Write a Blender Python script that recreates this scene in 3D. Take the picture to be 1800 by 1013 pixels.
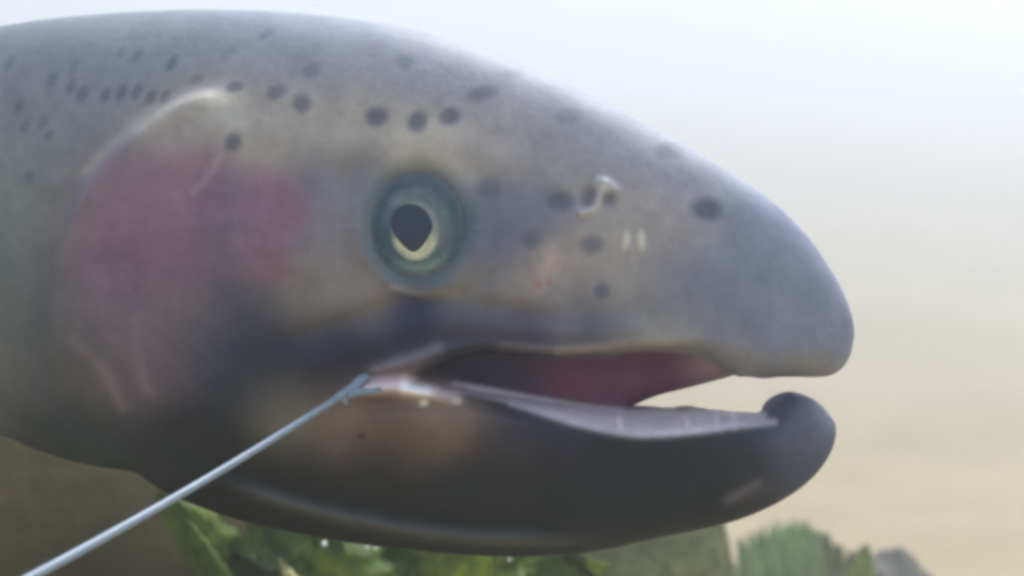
import bpy, math, random
import numpy as np
from mathutils import Vector, Matrix, noise as mnoise

random.seed(7)
np.random.seed(7)
scene = bpy.context.scene
for o in list(bpy.data.objects):
    bpy.data.objects.remove(o)

# ------------------------------------------------------------------ units
# The fish is traced in a side view, one unit there = S metres.
S = 0.00015
D = 2600.0                      # side-view units between lens and the fish's mid plane
CX, CY = 900.0, 506.5           # centre of the side view
EYE_H = 0.55                    # lens height above the river bed, metres

def W(u, v, y=0.0):
    """side-view point (u right, v down, y away from the lens) to world metres"""
    return Vector(((u - CX) * S, y * S, EYE_H + (CY - v) * S))

def WP(px, py, dist):
    """world point that lies dist metres ahead of the lens in the direction px, py of the side view"""
    k = dist / (D * S)
    return Vector(((px - CX) * S * k, dist - D * S, EYE_H + (CY - py) * S * k))

# ------------------------------------------------------------------ camera
cam_d = bpy.data.cameras.new('camera')
cam = bpy.data.objects.new('camera', cam_d)
scene.collection.objects.link(cam)
cam.location = (0, -D * S, EYE_H)
cam.rotation_euler = (math.radians(90), 0, 0)
cam_d.sensor_width = 36.0
cam_d.lens = 36.0 * D / 1800.0
cam_d.clip_start = 0.005
cam_d.clip_end = 400.0
cam_d.dof.use_dof = True
cam_d.dof.focus_distance = 0.342
cam_d.dof.aperture_fstop = 17.0
scene.camera = cam

# ------------------------------------------------------------------ world and sun
SUN_EL, SUN_AZ = 60.0, 35.0      # azimuth from +y (ahead) towards +x (right)
world = bpy.data.worlds.new('World')
scene.world = world
world.use_nodes = True
wn = world.node_tree
wn.nodes.clear()
sky = wn.nodes.new('ShaderNodeTexSky')
sky.sky_type = 'NISHITA'
sky.sun_disc = False
sky.sun_elevation = math.radians(SUN_EL)
sky.sun_rotation = math.radians(SUN_AZ)
sky.altitude = 0
sky.air_density = 1.0
sky.dust_density = 2.5
sky.ozone_density = 1.0
bg = wn.nodes.new('ShaderNodeBackground')
bg.inputs['Strength'].default_value = 0.15
wo = wn.nodes.new('ShaderNodeOutputWorld')
wn.links.new(sky.outputs[0], bg.inputs['Color'])
wn.links.new(bg.outputs[0], wo.inputs['Surface'])

sun_d = bpy.data.lights.new('sun', 'SUN')
sun_d.energy = 3.4
sun_d.angle = math.radians(20)
sun_d.color = (1.0, 0.99, 0.97)
sun = bpy.data.objects.new('sun', sun_d)
scene.collection.objects.link(sun)
el, az = math.radians(SUN_EL), math.radians(SUN_AZ)
sdir = Vector((math.sin(az) * math.cos(el), math.cos(az) * math.cos(el), math.sin(el)))
sun.rotation_euler = (-sdir).to_track_quat('-Z', 'Y').to_euler()
sun.location = (0, 0, 3)

vs = scene.view_settings
vs.view_transform = 'Standard'
vs.look = 'None'
vs.exposure = 0.72
vs.gamma = 1.0
vs.use_curve_mapping = False
scene.render.engine = 'CYCLES'
cy = scene.cycles
cy.use_denoising = True
cy.max_bounces = 10
cy.volume_bounces = 4
cy.diffuse_bounces = 4
cy.glossy_bounces = 2
cy.filter_width = 3.6

HAZE_DENSITY = 0.09

# ------------------------------------------------------------------ material helpers
def new_mat(name):
    m = bpy.data.materials.new(name)
    m.use_nodes = True
    nt = m.node_tree
    nt.nodes.clear()
    out = nt.nodes.new('ShaderNodeOutputMaterial')
    b = nt.nodes.new('ShaderNodeBsdfPrincipled')
    nt.links.new(b.outputs[0], out.inputs['Surface'])
    return m, nt, b, out

def node(nt, kind, **kw):
    n = nt.nodes.new(kind)
    for k, v in kw.items():
        if hasattr(n, k):
            setattr(n, k, v)
        else:
            n.inputs[k].default_value = v
    return n

def noise_tex(nt, coord, scale, detail=4.0, rough=0.55):
    n = nt.nodes.new('ShaderNodeTexNoise')
    n.inputs['Scale'].default_value = scale
    n.inputs['Detail'].default_value = detail
    n.inputs['Roughness'].default_value = rough
    nt.links.new(coord, n.inputs['Vector'])
    return n

def ramp(nt, fac, stops):
    r = nt.nodes.new('ShaderNodeValToRGB')
    e = r.color_ramp.elements
    e[0].position, e[0].color = stops[0][0], (*stops[0][1], 1)
    e[1].position, e[1].color = stops[-1][0], (*stops[-1][1], 1)
    for p, c in stops[1:-1]:
        x = e.new(p)
        x.color = (*c, 1)
    nt.links.new(fac, r.inputs['Fac'])
    return r

def mixrgb(nt, a, b, fac, mode='MIX'):
    n = nt.nodes.new('ShaderNodeMix')
    n.data_type = 'RGBA'
    n.blend_type = mode
    if isinstance(fac, (int, float)):
        n.inputs[0].default_value = fac
    else:
        nt.links.new(fac, n.inputs[0])
    for s, i in ((a, 6), (b, 7)):
        if isinstance(s, tuple):
            n.inputs[i].default_value = (*s, 1)
        else:
            nt.links.new(s, n.inputs[i])
    return n.outputs[2]

def bump(nt, b, height, strength, dist):
    n = nt.nodes.new('ShaderNodeBump')
    n.inputs['Strength'].default_value = strength
    n.inputs['Distance'].default_value = dist
    nt.links.new(height, n.inputs['Height'])
    nt.links.new(n.outputs[0], b.inputs['Normal'])
    return n

def lin(c):
    c = np.asarray(c, dtype=float) / 255.0
    return np.where(c <= 0.04045, c / 12.92, ((c + 0.055) / 1.055) ** 2.4)

def mesh_obj(name, verts, faces, mat, parent=None, smooth=True):
    me = bpy.data.meshes.new(name)
    me.from_pydata([tuple(v) for v in verts], [], [tuple(f) for f in faces])
    me.update()
    if smooth:
        me.polygons.foreach_set('use_smooth', [True] * len(me.polygons))
    if mat is not None:
        me.materials.append(mat)
    o = bpy.data.objects.new(name, me)
    scene.collection.objects.link(o)
    if parent is not None:
        o.parent = parent
    return o

def tag(o, label=None, cat=None, group=None, kind=None):
    if label: o['label'] = label
    if cat: o['category'] = cat
    if group: o['group'] = group
    if kind: o['kind'] = kind
    return o

# ------------------------------------------------------------------ numeric helpers
def spline(pts, n=8, closed=True):
    """Catmull-Rom through the points"""
    P = np.array(pts, float)
    m = len(P)
    out = []
    rng = range(m) if closed else range(m - 1)
    for i in rng:
        if closed:
            p0, p1, p2, p3 = P[(i - 1) % m], P[i], P[(i + 1) % m], P[(i + 2) % m]
        else:
            p1, p2 = P[i], P[i + 1]
            p0 = P[i - 1] if i > 0 else 2 * p1 - p2
            p3 = P[i + 2] if i + 2 < m else 2 * p2 - p1
        for k in range(n):
            t = k / n
            out.append(0.5 * (2 * p1 + (p2 - p0) * t + (2 * p0 - 5 * p1 + 4 * p2 - p3) * t * t
                              + (3 * p1 - p0 - 3 * p2 + p3) * t ** 3))
    if not closed:
        out.append(P[-1])
    return np.array(out)

def seg_dist(u, v, P, closed):
    best = np.full(u.shape, 1e18)
    m = len(P)
    for i in range(m if closed else m - 1):
        a, b = P[i], P[(i + 1) % m]
        dx, dy = b - a
        L = dx * dx + dy * dy + 1e-12
        t = np.clip(((u - a[0]) * dx + (v - a[1]) * dy) / L, 0, 1)
        q = (u - a[0] - t * dx) ** 2 + (v - a[1] - t * dy) ** 2
        np.minimum(best, q, out=best)
    return np.sqrt(best)

def inside(u, v, P):
    c = np.zeros(u.shape, bool)
    m = len(P)
    for i in range(m):
        x1, y1 = P[i]
        x2, y2 = P[(i + 1) % m]
        if y1 == y2:
            continue
        cond = (y1 > v) != (y2 > v)
        xi = (x2 - x1) * (v - y1) / (y2 - y1) + x1
        c ^= cond & (u < xi)
    return c

def sdf(u, v, P):
    d = seg_dist(u, v, P, True)
    return np.where(inside(u, v, P), d, -d)

def sstep(x):
    x = np.clip(x, 0, 1)
    return x * x * (3 - 2 * x)

def smax(a, b, k):
    h = np.clip(0.5 + 0.5 * (a - b) / k, 0, 1)
    return b + (a - b) * h + k * h * (1 - h)

# ------------------------------------------------------------------ the fish: side-view outline
OUT = [(-420, 96), (-200, 68), (0, 46), (100, 33), (250, 22), (420, 19), (560, 28), (700, 48), (850, 90), (1000, 151),
       (1150, 226), (1280, 302), (1360, 357), (1420, 417), (1466, 485), (1490, 535), (1501, 580), (1497, 622),
       (1485, 660), (1474, 700), (1470, 740), (1468, 772), (1452, 808), (1420, 846), (1370, 881), (1300, 912),
       (1230, 930), (1150, 946), (1060, 966), (960, 976), (850, 976), (750, 968), (620, 953), (500, 931), (400, 906),
       (310, 872), (268, 848), (240, 829), (180, 821), (120, 808), (60, 788), (0, 764), (-200, 700), (-420, 668)]
OUTLINE = spline(OUT, 6)

# opening of the mouth: upper lip edge, out past the snout, back along the hook and the lower lip
LIP_UP = [(742, 657), (764, 644), (790, 632), (820, 622), (850, 617), (900, 621), (960, 628), (1040, 624), (1120, 614),
          (1200, 618), (1248, 632), (1290, 658), (1310, 661), (1340, 664), (1380, 662), (1420, 663), (1448, 662), (1468, 656), (1485, 642), (1496, 622), (1504, 596)]
LIP_LO = [(1500, 812), (1486, 778), (1472, 750), (1455, 725), (1432, 704), (1408, 693), (1382, 690), (1358, 699), (1344, 713), (1336, 726), (1300, 725), (1250, 721),
          (1210, 715), (1175, 717), (1100, 713), (1000, 702), (900, 690), (800, 674), (772, 664), (752, 659)]
up_s = spline(LIP_UP, 6, False)
lo_s = spline(LIP_LO, 6, False)
MOUTH = np.vstack([up_s, [(1540, 590), (1640, 600), (1640, 820), (1520, 820)], lo_s])
# flesh in the middle of the mouth (tongue and palate); its free edge shows on the right
TISSUE = spline([(1330, 600), (1318, 640), (1290, 659), (1250, 671), (1200, 684), (1160, 694), (1124, 708), (1108, 722), (1120, 790),
                 (900, 800), (620, 780), (560, 690), (620, 590), (900, 560), (1200, 560)], 5)

STEP = 3.6
xs_u = np.arange(-220.0, 1532.0, STEP)
tail = []
x = xs_u[0]
st = STEP
while x > -3150:
    st = min(st * 1.12, 26.0)
    x -= st
    tail.append(x)
xs = np.concatenate([np.array(tail[::-1]), xs_u])
vs_ = np.arange(-14.0, 1012.0, STEP)
U, V = np.meshgrid(xs, vs_, indexing='ij')

# -- Poisson inflation of the outline: h*h is the solution, so the sections come out elliptic
def poisson(mask, c, iters=260):
    """multi-level SOR for lap(P) = -c inside the mask"""
    levels = [mask]
    while min(levels[-1].shape) > 40:
        m = levels[-1]
        a, b = (m.shape[0] // 2) * 2, (m.shape[1] // 2) * 2
        levels.append(m[:a:2, :b:2])
    P = None
    for lv in range(len(levels) - 1, -1, -1):
        m = levels[lv]
        hstep = STEP * 2 ** lv
        if P is None:
            P = np.zeros(m.shape)
        else:
            Q = np.repeat(np.repeat(P, 2, 0), 2, 1)
            P = np.zeros(m.shape)
            a, b = min(Q.shape[0], m.shape[0]), min(Q.shape[1], m.shape[1])
            P[:a, :b] = Q[:a, :b]
        P *= m
        ii, jj = np.indices(m.shape)
        red = ((ii + jj) % 2 == 0) & m
        blk = ((ii + jj) % 2 == 1) & m
        rhs = c * hstep * hstep
        w = 1.9 if lv < 2 else 1.8
        for _ in range(iters):
            for s in (red, blk):
                nb = np.zeros_like(P)
                nb[1:] += P[:-1]
                nb[:-1] += P[1:]
                nb[:, 1:] += P[:, :-1]
                nb[:, :-1] += P[:, 1:]
                nb[0] += P[0]
                G = 0.25 * (nb + rhs)
                P = np.where(s, P + w * (G - P), P)
    return P

iu0 = len(tail)
Uu, Vu = U[iu0:], V[iu0:]
d2 = sdf(Uu, Vu, OUTLINE)
ASPECT = 0.50
P = poisson(d2 > 0, 2 * ASPECT ** 2)
good = d2 > 1.6 * STEP
q = np.where(good, P / np.maximum(d2, 1e-3), 0.0)
wgt = good.astype(float)
for _ in range(26):
    qs = q * wgt
    n_ = np.zeros_like(q)
    w_ = np.zeros_like(q)
    for ax, sh in ((0, 1), (0, -1), (1, 1), (1, -1)):
        n_ += np.roll(qs, sh, ax)
        w_ += np.roll(wgt, sh, ax)
    fill = (wgt == 0) & (w_ > 0)
    q = np.where(fill, n_ / np.maximum(w_, 1), q)
    wgt = np.where(fill, 1.0, wgt)
q = np.where(wgt > 0, q, 60.0)
# ease the band that was carried over to the edge
for _ in range(3):
    qb = (q + np.roll(q, 1, 0) + np.roll(q, -1, 0) + np.roll(q, 1, 1) + np.roll(q, -1, 1)) / 5
    q = np.where(d2 < 3.5 * STEP, qb, q)
Hh = d2 * q

# -- the body behind the head, plain elliptic sections
bx = [-3200, -3000, -2800, -2500, -2000, -1500, -1000, -600, -420, -200, 0]
bt = [330, 318, 300, 258, 180, 122, 90, 88, 92, 68, 46]
bb = [450, 462, 486, 534, 628, 692, 712, 700, 680, 700, 764]
top = np.interp(xs, bx, bt)
bot = np.interp(xs, bx, bb)
for _ in range(6):
    top[1:-1] = (top[:-2] + 2 * top[1:-1] + top[2:]) / 4
    bot[1:-1] = (bot[:-2] + 2 * bot[1:-1] + bot[2:]) / 4
zc, a_ = ((top + bot) / 2)[:, None], ((bot - top) / 2)[:, None]
endr = np.sqrt(np.clip((xs + 3160) / 60, 0, 1))[:, None]
Hb = ASPECT ** 2 * (a_ ** 2 * endr - (V - zc) ** 2) * np.clip(0.55 + (xs[:, None] + 3150) / 4000, 0.55, 1)
H = Hb.copy()
k = sstep((xs_u + 215) / 130)[:, None]
H[iu0:] = Hh * k + Hb[iu0:] * (1 - k)

# -- flat flanks: limit the half width along the head
wl = np.interp(xs, [-3200, -2500, -1000, 0, 400, 735, 1000, 1200, 1350, 1500], [60, 110, 230, 262, 262, 236, 186, 150, 128, 110])[:, None]
h0 = np.sqrt(np.maximum(H, 0))
hl = h0 / (1 + (h0 / wl) ** 3) ** (1 / 3)
H = np.where(H > 0, hl ** 2, H)

# -- mouth: round the lips, put the tongue and palate in the middle
sm = -sdf(U, V, MOUTH)                       # > 0 in flesh
dup_ = seg_dist(U, V, up_s, False)
dlo_ = seg_dist(U, V, lo_s, False)
upper = sstep((dlo_ - dup_) / 30 + 0.5)
r_up = np.interp(U, [600, 1150, 1260, 1340], [22, 26, 40, 62])
r_lo = np.interp(U, [620, 760, 900, 1100, 1300, 1380], [16, 26, 44, 62, 60, 60])
rr = r_up * upper + r_lo * (1 - upper)
t = np.clip(sm / rr, -3, 1)
prof = np.where(t > 0, 1 - (1 - np.clip(t, 0, 1)) ** 2.2, 2.2 * t)
Hc = np.where(H > 0, np.maximum(H, 1.0) * prof, H)
Hc = np.where((sm < 0) & (H > 0), -np.abs(sm) * 60, Hc)
ti = sdf(U, V, TISSUE)
tt = np.clip(ti / 46, -2, 1)
tw = np.interp(U, [600, 800, 1000, 1150, 1300], [62, 60, 58, 50, 40])
Ht = tw ** 2 * np.where(tt > 0, 1 - (1 - tt) ** 2, 2 * tt)
Ht = np.where(sm < 60, Ht, -4000)
H2 = smax(Hc, np.where(H > 0, Ht, -3000.0), 260.0)
near = sm < 75
H = np.where(near, H2, H)

# ------------------------------------------------------------------ relief, in the coordinates the flank shows
h = np.sqrt(np.maximum(H, 0))
PU = CX + (U - CX) * D / (D - h)
PV = CY + (V - CY) * D / (D - h)
dl = np.zeros_like(h)

GILL = [(420, 168), (375, 160), (330, 170), (280, 196), (222, 242), (170, 296), (132, 350), (106, 420), (92, 500), (84, 580), (92, 640),
        (128, 700), (190, 770), (262, 846)]
gill_s = spline(GILL, 6, False)
gpoly = np.vstack([gill_s, [(700, 1000), (900, 600), (700, 200)]])
gs = np.where(inside(PU, PV, gpoly), 1, -1) * seg_dist(PU, PV, gill_s, False)
gend = sstep(seg_dist(PU, PV, np.array([(425.0, 172.0), (560.0, 190.0), (760.0, 230.0)]), False) / 70) * sstep((np.hypot(PU - 425, PV - 172) - 4) / 60) * sstep((np.hypot(PU - 262, PV - 846) - 4) / 60)
gfade = np.exp(-np.clip(gs, 0, None) / 170.0)
gd = seg_dist(PU, PV, gill_s, False)
on = gend * sstep(1.2 - seg_dist(PU, PV, spline(GILL[:9], 6, False), False) / 260)
dl += np.where(gs > -30, 14 * sstep((gs + 15) / 32), 0) * gfade * on
dl += 5 * np.exp(-((gs - 18) / 18) ** 2) * on
dl -= 6 * np.exp(-((gs + 18) / 18) ** 2) * on

def ridge(pts, amp, sig, fade=True):
    P_ = spline(pts, 6, False)
    return amp * np.exp(-(seg_dist(PU, PV, P_, False) / sig) ** 2)

# preopercle, cheek and jaw bones
dl += ridge([(392, 268), (366, 308), (338, 338)], 3, 12)
dl -= ridge([(376, 260), (346, 306), (318, 336)], 3, 14)
dl += ridge([(560, 330), (540, 420), (500, 490), (480, 560)], 5, 26)
dl -= ridge([(480, 500), (440, 600), (430, 690)], 6, 26)
dl += ridge([(150, 600), (190, 660), (215, 720)], 4, 14)
dl += ridge([(240, 560), (242, 640), (262, 690)], 4, 13)
# maxilla, the bone along the upper lip
dl += ridge([(560, 640), (660, 600), (760, 566), (860, 574), (1000, 588), (1120, 580)], 10, 22)
dl -= ridge([(500, 600), (600, 566), (720, 530), (840, 536), (960, 556)], 8, 16)
dl += ridge([(640, 658), (700, 640), (770, 620), (850, 606), (930, 612), (1020, 614), (1120, 604), (1210, 606)], 5, 9)
# lower jaw: swelling below the mouth corner, groove, throat ridge
dl += ridge([(680, 738), (760, 744), (840, 760), (980, 800)], 14, 42)
dl += ridge([(640, 684), (700, 683), (770, 686), (815, 694)], 20, 13)
dl -= ridge([(640, 706), (720, 710), (790, 720)], 6, 9)
dl -= ridge([(640, 666), (690, 660), (740, 656)], 9, 9)
dl += ridge([(360, 830), (440, 862), (540, 893), (650, 918), (760, 938), (880, 948), (1010, 947), (1100, 938)], 15, 13) * sstep((1120 - PU) / 260) * sstep((PU - 350) / 120)
dl -= ridge([(350, 862), (430, 886), (540, 914), (650, 938), (760, 954), (880, 964), (1010, 962)], 10, 12)
dl -= ridge([(330, 790), (450, 836), (560, 868), (680, 894), (800, 912), (940, 922)], 10, 24)
dl += ridge([(1285, 876), (1310, 864), (1338, 850)], 3, 16)
# hook of the lower jaw stands off the lip
dl -= ridge([(1352, 752), (1372, 738), (1392, 742)], 5, 14)
# eye: shallow socket with a soft rim
EYE_U, EYE_V = 735.0, 397.0
er = np.sqrt(((PU - EYE_U) / 1.0) ** 2 + ((PV - EYE_V) / 1.12) ** 2)
dl -= 16 * sstep((96 - er) / 34)
dl += 7 * np.exp(-((er - 108) / 15) ** 2) * (0.55 + 0.45 * (PV > EYE_V))
dl -= ridge([(640, 470), (700, 522), (800, 520), (880, 478)], 4, 10)
# brow over the eye, skull
dl += ridge([(560, 270), (660, 262), (780, 262), (900, 296)], 7, 34)
dl -= ridge([(600, 318), (820, 300), (960, 340), (1000, 400)], 6, 40)
# nostril: two pits with a flap between them
for (a, b, rx, ry, dep) in ((1034, 347, 18, 22, 11), (1070, 350, 15, 17, 9), (988, 354, 24, 18, 5)):
    e = ((PU - a) / rx) ** 2 + ((PV - b) / ry) ** 2
    dl -= dep * np.exp(-e)
dl += ridge([(1062, 322), (1052, 345), (1040, 368), (1022, 374)], 9, 8)
dl += ridge([(1048, 318), (1066, 320), (1082, 334)], 6, 7)
# dent where the cheek meets the snout, small scars
dl -= ridge([(960, 500), (985, 462), (1000, 430)], 4, 14)
dl += ridge([(1102, 420), (1106, 440)], 3, 6) + ridge([(1126, 418), (1128, 440)], 3, 6)
# lower lip: shallow notches between the gums
for a in (1090, 1145, 1200, 1262, 1318):
    dl -= 4 * np.exp(-((PU - a) / 7) ** 2) * np.exp(-((PV - 738) / 26) ** 2)

edge = sstep((h - 14) / 40)
h2 = np.maximum(h + dl * edge, 2.0)
H = np.where(h > 14, h2 ** 2, H)

# ------------------------------------------------------------------ surface nets on H(x,z) - y*y
ys = np.arange(-262.0, 262.1, 5.2)
F = (H[:, None, :] - (ys ** 2)[None, :, None]).astype(np.float32)
def surface_nets(F, ax, ay, az):
    nx, ny, nz = F.shape
    neg = F > 0
    c = np.zeros((nx - 1, ny - 1, nz - 1), np.int8)
    for i in (0, 1):
        for j in (0, 1):
            for k_ in (0, 1):
                c += neg[i:nx - 1 + i, j:ny - 1 + j, k_:nz - 1 + k_]
    act = (c > 0) & (c < 8)
    idx = np.full(act.shape, -1, np.int64)
    I, J, K = np.nonzero(act)
    idx[I, J, K] = np.arange(len(I))
    acc = np.zeros((len(I), 3))
    cnt = np.zeros(len(I))
    corners = [(0, 0, 0), (1, 0, 0), (0, 1, 0), (1, 1, 0), (0, 0, 1), (1, 0, 1), (0, 1, 1), (1, 1, 1)]
    for a in range(8):
        for b in range(a + 1, 8):
            ca, cb = corners[a], corners[b]
            if sum(abs(ca[m] - cb[m]) for m in range(3)) != 1:
                continue
            fa = F[I + ca[0], J + ca[1], K + ca[2]]
            fb = F[I + cb[0], J + cb[1], K + cb[2]]
            cr = (fa > 0) != (fb > 0)
            tt_ = np.where(cr, fa / np.where(cr, fa - fb, 1), 0)
            for m, (axis, base) in enumerate(((ax, I), (ay, J), (az, K))):
                pa, pb = axis[base + ca[m]], axis[base + cb[m]]
                acc[:, m] += np.where(cr, pa + tt_ * (pb - pa), 0)
            cnt += cr
    pts = acc / cnt[:, None]
    quads = []
    s = neg
    e = s[:-1, 1:-1, 1:-1] != s[1:, 1:-1, 1:-1]
    i, j, k_ = np.nonzero(e)
    j = j + 1; k_ = k_ + 1
    qd = np.stack([idx[i, j - 1, k_ - 1], idx[i, j, k_ - 1], idx[i, j, k_], idx[i, j - 1, k_]], 1)
    f = s[i, j, k_]
    quads.append(np.where(f[:, None], qd, qd[:, ::-1]))
    e = s[1:-1, :-1, 1:-1] != s[1:-1, 1:, 1:-1]
    i, j, k_ = np.nonzero(e)
    i = i + 1; k_ = k_ + 1
    qd = np.stack([idx[i - 1, j, k_ - 1], idx[i - 1, j, k_], idx[i, j, k_], idx[i, j, k_ - 1]], 1)
    f = s[i, j, k_]
    quads.append(np.where(f[:, None], qd, qd[:, ::-1]))
    e = s[1:-1, 1:-1, :-1] != s[1:-1, 1:-1, 1:]
    i, j, k_ = np.nonzero(e)
    i = i + 1; j = j + 1
    qd = np.stack([idx[i - 1, j - 1, k_], idx[i, j - 1, k_], idx[i, j, k_], idx[i - 1, j, k_]], 1)
    f = s[i, j, k_]
    quads.append(np.where(f[:, None], qd, qd[:, ::-1]))
    return pts, np.vstack(quads)

pts, quads = surface_nets(F, xs, ys, vs_)
del F

def sample(A, x, v):
    fi = np.interp(x, xs, np.arange(len(xs)))
    fj = np.clip((v - vs_[0]) / STEP, 0, len(vs_) - 1.001)
    i0 = np.clip(fi.astype(int), 0, len(xs) - 2)
    j0 = np.clip(fj.astype(int), 0, len(vs_) - 2)
    a, b = fi - i0, fj - j0
    return (A[i0, j0] * (1 - a) * (1 - b) + A[i0 + 1, j0] * a * (1 - b) + A[i0, j0 + 1] * (1 - a) * b + A[i0 + 1, j0 + 1] * a * b)

# settle the points onto the exact surface
GX = np.gradient(H, xs, axis=0)
GV = np.gradient(H, vs_, axis=1)
for _ in range(3):
    f = sample(H, pts[:, 0], pts[:, 2]) - pts[:, 1] ** 2
    gx, gv, gy = sample(GX, pts[:, 0], pts[:, 2]), sample(GV, pts[:, 0], pts[:, 2]), -2 * pts[:, 1]
    g2 = gx ** 2 + gv ** 2 + gy ** 2 + 25.0
    stp = np.clip(f / g2, -0.2, 0.2)[:, None] * np.stack([gx, gy, gv], 1)
    L = np.linalg.norm(stp, axis=1, keepdims=True)
    stp *= np.minimum(1, 2.0 / np.maximum(L, 1e-9))
    pts -= stp * 0.8

# ------------------------------------------------------------------ skin colours (own tones, with shade painted into throat and lower jaw)
pu = CX + (pts[:, 0] - CX) * D / (D - np.abs(pts[:, 1]))
pv = CY + (pts[:, 2] - CY) * D / (D - np.abs(pts[:, 1]))
CP = [  # u, v, spread, sRGB
    (-2500, 200, 500, 118, 122, 122), (-2500, 420, 400, 150, 140, 140), (-2500, 600, 400, 176, 172, 164),
    (-1200, 120, 400, 114, 118, 120), (-1200, 400, 260, 156, 128, 132), (-1200, 650, 300, 176, 172, 164),
    (-300, 80, 200, 122, 126, 130), (-300, 300, 200, 136, 136, 134), (-300, 480, 160, 142, 128, 130), (-300, 700, 160, 140, 138, 132),
    (0, 60, 110, 130, 134, 142), (60, 200, 90, 132, 135, 138), (20, 360, 80, 120, 126, 122), (20, 520, 80, 83, 94, 94),
    (0, 650, 60, 104, 106, 102), (60, 740, 70, 43, 52, 57), (160, 790, 60, 46, 57, 57), (280, 40, 110, 136, 140, 150), (250, 140, 70, 136, 140, 144),
    (520, 60, 110, 138, 142, 154), (800, 110, 90, 142, 145, 158), (1000, 190, 80, 142, 144, 156), (1200, 290, 70, 144, 147, 160),
    (380, 190, 40, 182, 176, 162), (300, 220, 40, 168, 160, 150), (480, 230, 60, 172, 162, 148), (620, 240, 60, 178, 168, 152),
    (740, 255, 50, 182, 172, 152), (860, 250, 60, 168, 160, 152), (980, 280, 60, 156, 153, 152),
    (240, 330, 50, 138, 111, 126), (330, 300, 40, 146, 111, 126), (190, 430, 60, 132, 101, 118), (300, 420, 60, 128, 99, 118), (400, 350, 40, 124, 105, 126),
    (190, 530, 50, 118, 103, 116), (300, 540, 55, 116, 102, 108), (480, 350, 30, 142, 101, 126), (505, 375, 30, 140, 100, 120), (470, 460, 28, 138, 101, 116), (400, 430, 34, 122, 106, 118),
    (150, 640, 50, 96, 89, 87), (250, 650, 50, 112, 98, 106), (430, 530, 40, 80, 80, 90), (380, 620, 50, 59, 63, 79),
    (560, 310, 34, 102, 106, 124), (640, 300, 34, 104, 110, 128), (560, 400, 40, 126, 122, 130), (600, 470, 36, 132, 126, 126), (540, 520, 45, 140, 130, 118), (640, 520, 36, 138, 128, 120),
    (860, 380, 40, 100, 107, 124), (940, 370, 40, 104, 109, 126), (880, 440, 36, 98, 103, 122), (820, 500, 40, 134, 128, 122), (920, 490, 40, 152, 140, 130),
    (985, 450, 30, 164, 150, 140), (1000, 530, 40, 138, 132, 130), (1080, 470, 40, 158, 150, 142), (1130, 380, 50, 166, 158, 150), (1200, 400, 40, 160, 154, 152),
    (1200, 500, 60, 122, 124, 138), (1310, 440, 60, 128, 136, 152), (1400, 520, 70, 130, 136, 152), (1400, 600, 60, 126, 130, 144), (1280, 580, 50, 124, 126, 136),
    (1130, 560, 50, 132, 130, 128), (1180, 600, 30, 148, 144, 138), (1300, 635, 25, 144, 140, 138), (1420, 645, 25, 146, 142, 140),
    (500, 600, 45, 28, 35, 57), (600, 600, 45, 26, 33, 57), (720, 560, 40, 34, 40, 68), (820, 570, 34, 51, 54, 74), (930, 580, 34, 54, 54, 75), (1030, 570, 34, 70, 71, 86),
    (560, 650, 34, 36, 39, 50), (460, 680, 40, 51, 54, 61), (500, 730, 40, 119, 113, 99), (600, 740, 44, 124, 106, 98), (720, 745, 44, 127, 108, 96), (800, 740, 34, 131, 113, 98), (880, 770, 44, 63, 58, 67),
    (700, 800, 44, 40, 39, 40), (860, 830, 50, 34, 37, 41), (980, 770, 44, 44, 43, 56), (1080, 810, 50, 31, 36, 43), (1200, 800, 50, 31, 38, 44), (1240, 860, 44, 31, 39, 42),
    (1320, 800, 40, 40, 44, 52), (1410, 760, 40, 101, 105, 121), (1430, 820, 36, 63, 72, 88), (1390, 710, 24, 54, 62, 82),  # hook tip painted lighter for the light and haze on it
    (300, 760, 50, 33, 37, 43), (400, 780, 50, 32, 36, 37), (520, 830, 50, 28, 33, 34), (640, 860, 50, 28, 34, 37), (800, 890, 50, 28, 35, 38), (1000, 890, 50, 29, 36, 40),  # throat: own dark tone plus painted shade
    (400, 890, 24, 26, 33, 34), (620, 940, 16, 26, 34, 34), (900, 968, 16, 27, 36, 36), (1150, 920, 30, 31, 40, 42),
]
num = np.zeros((len(pts), 3))
den = np.zeros(len(pts))
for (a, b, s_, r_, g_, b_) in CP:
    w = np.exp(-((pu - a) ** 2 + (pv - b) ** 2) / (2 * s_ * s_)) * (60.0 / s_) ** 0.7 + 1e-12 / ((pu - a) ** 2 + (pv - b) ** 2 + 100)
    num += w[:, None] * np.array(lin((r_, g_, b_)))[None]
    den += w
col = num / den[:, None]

def blend(mask, rgb):
    global col
    m = np.clip(mask, 0, 1)[:, None]
    col = col * (1 - m) + np.array(lin(rgb))[None] * m

def blob(a, b, rx, ry, ang=0.0, p=1.0, soft=0.45):
    c_, s_ = math.cos(math.radians(ang)), math.sin(math.radians(ang))
    du, dv = pu - a, pv - b
    e = np.sqrt(((du * c_ + dv * s_) / rx) ** 2 + ((-du * s_ + dv * c_) / ry) ** 2)
    return p * sstep((1 + soft - e) / (2 * soft))

def vline(pts_, sig):
    Pn = spline(pts_, 6, False)
    return np.exp(-(seg_dist(pu, pv, Pn, False) / sig) ** 2)

# the inside of the mouth
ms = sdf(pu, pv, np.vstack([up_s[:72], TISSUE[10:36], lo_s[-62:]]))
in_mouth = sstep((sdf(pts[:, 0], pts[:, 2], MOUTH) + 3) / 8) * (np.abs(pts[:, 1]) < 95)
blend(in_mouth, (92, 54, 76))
blend(in_mouth * sstep((1030 - pu) / 170), (50, 42, 66))  # lack of light deep in the mouth, painted navy
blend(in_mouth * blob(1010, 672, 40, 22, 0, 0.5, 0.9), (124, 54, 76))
blend(in_mouth * sstep((pu - 1170) / 80) * 0.8, (140, 118, 124))
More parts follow.
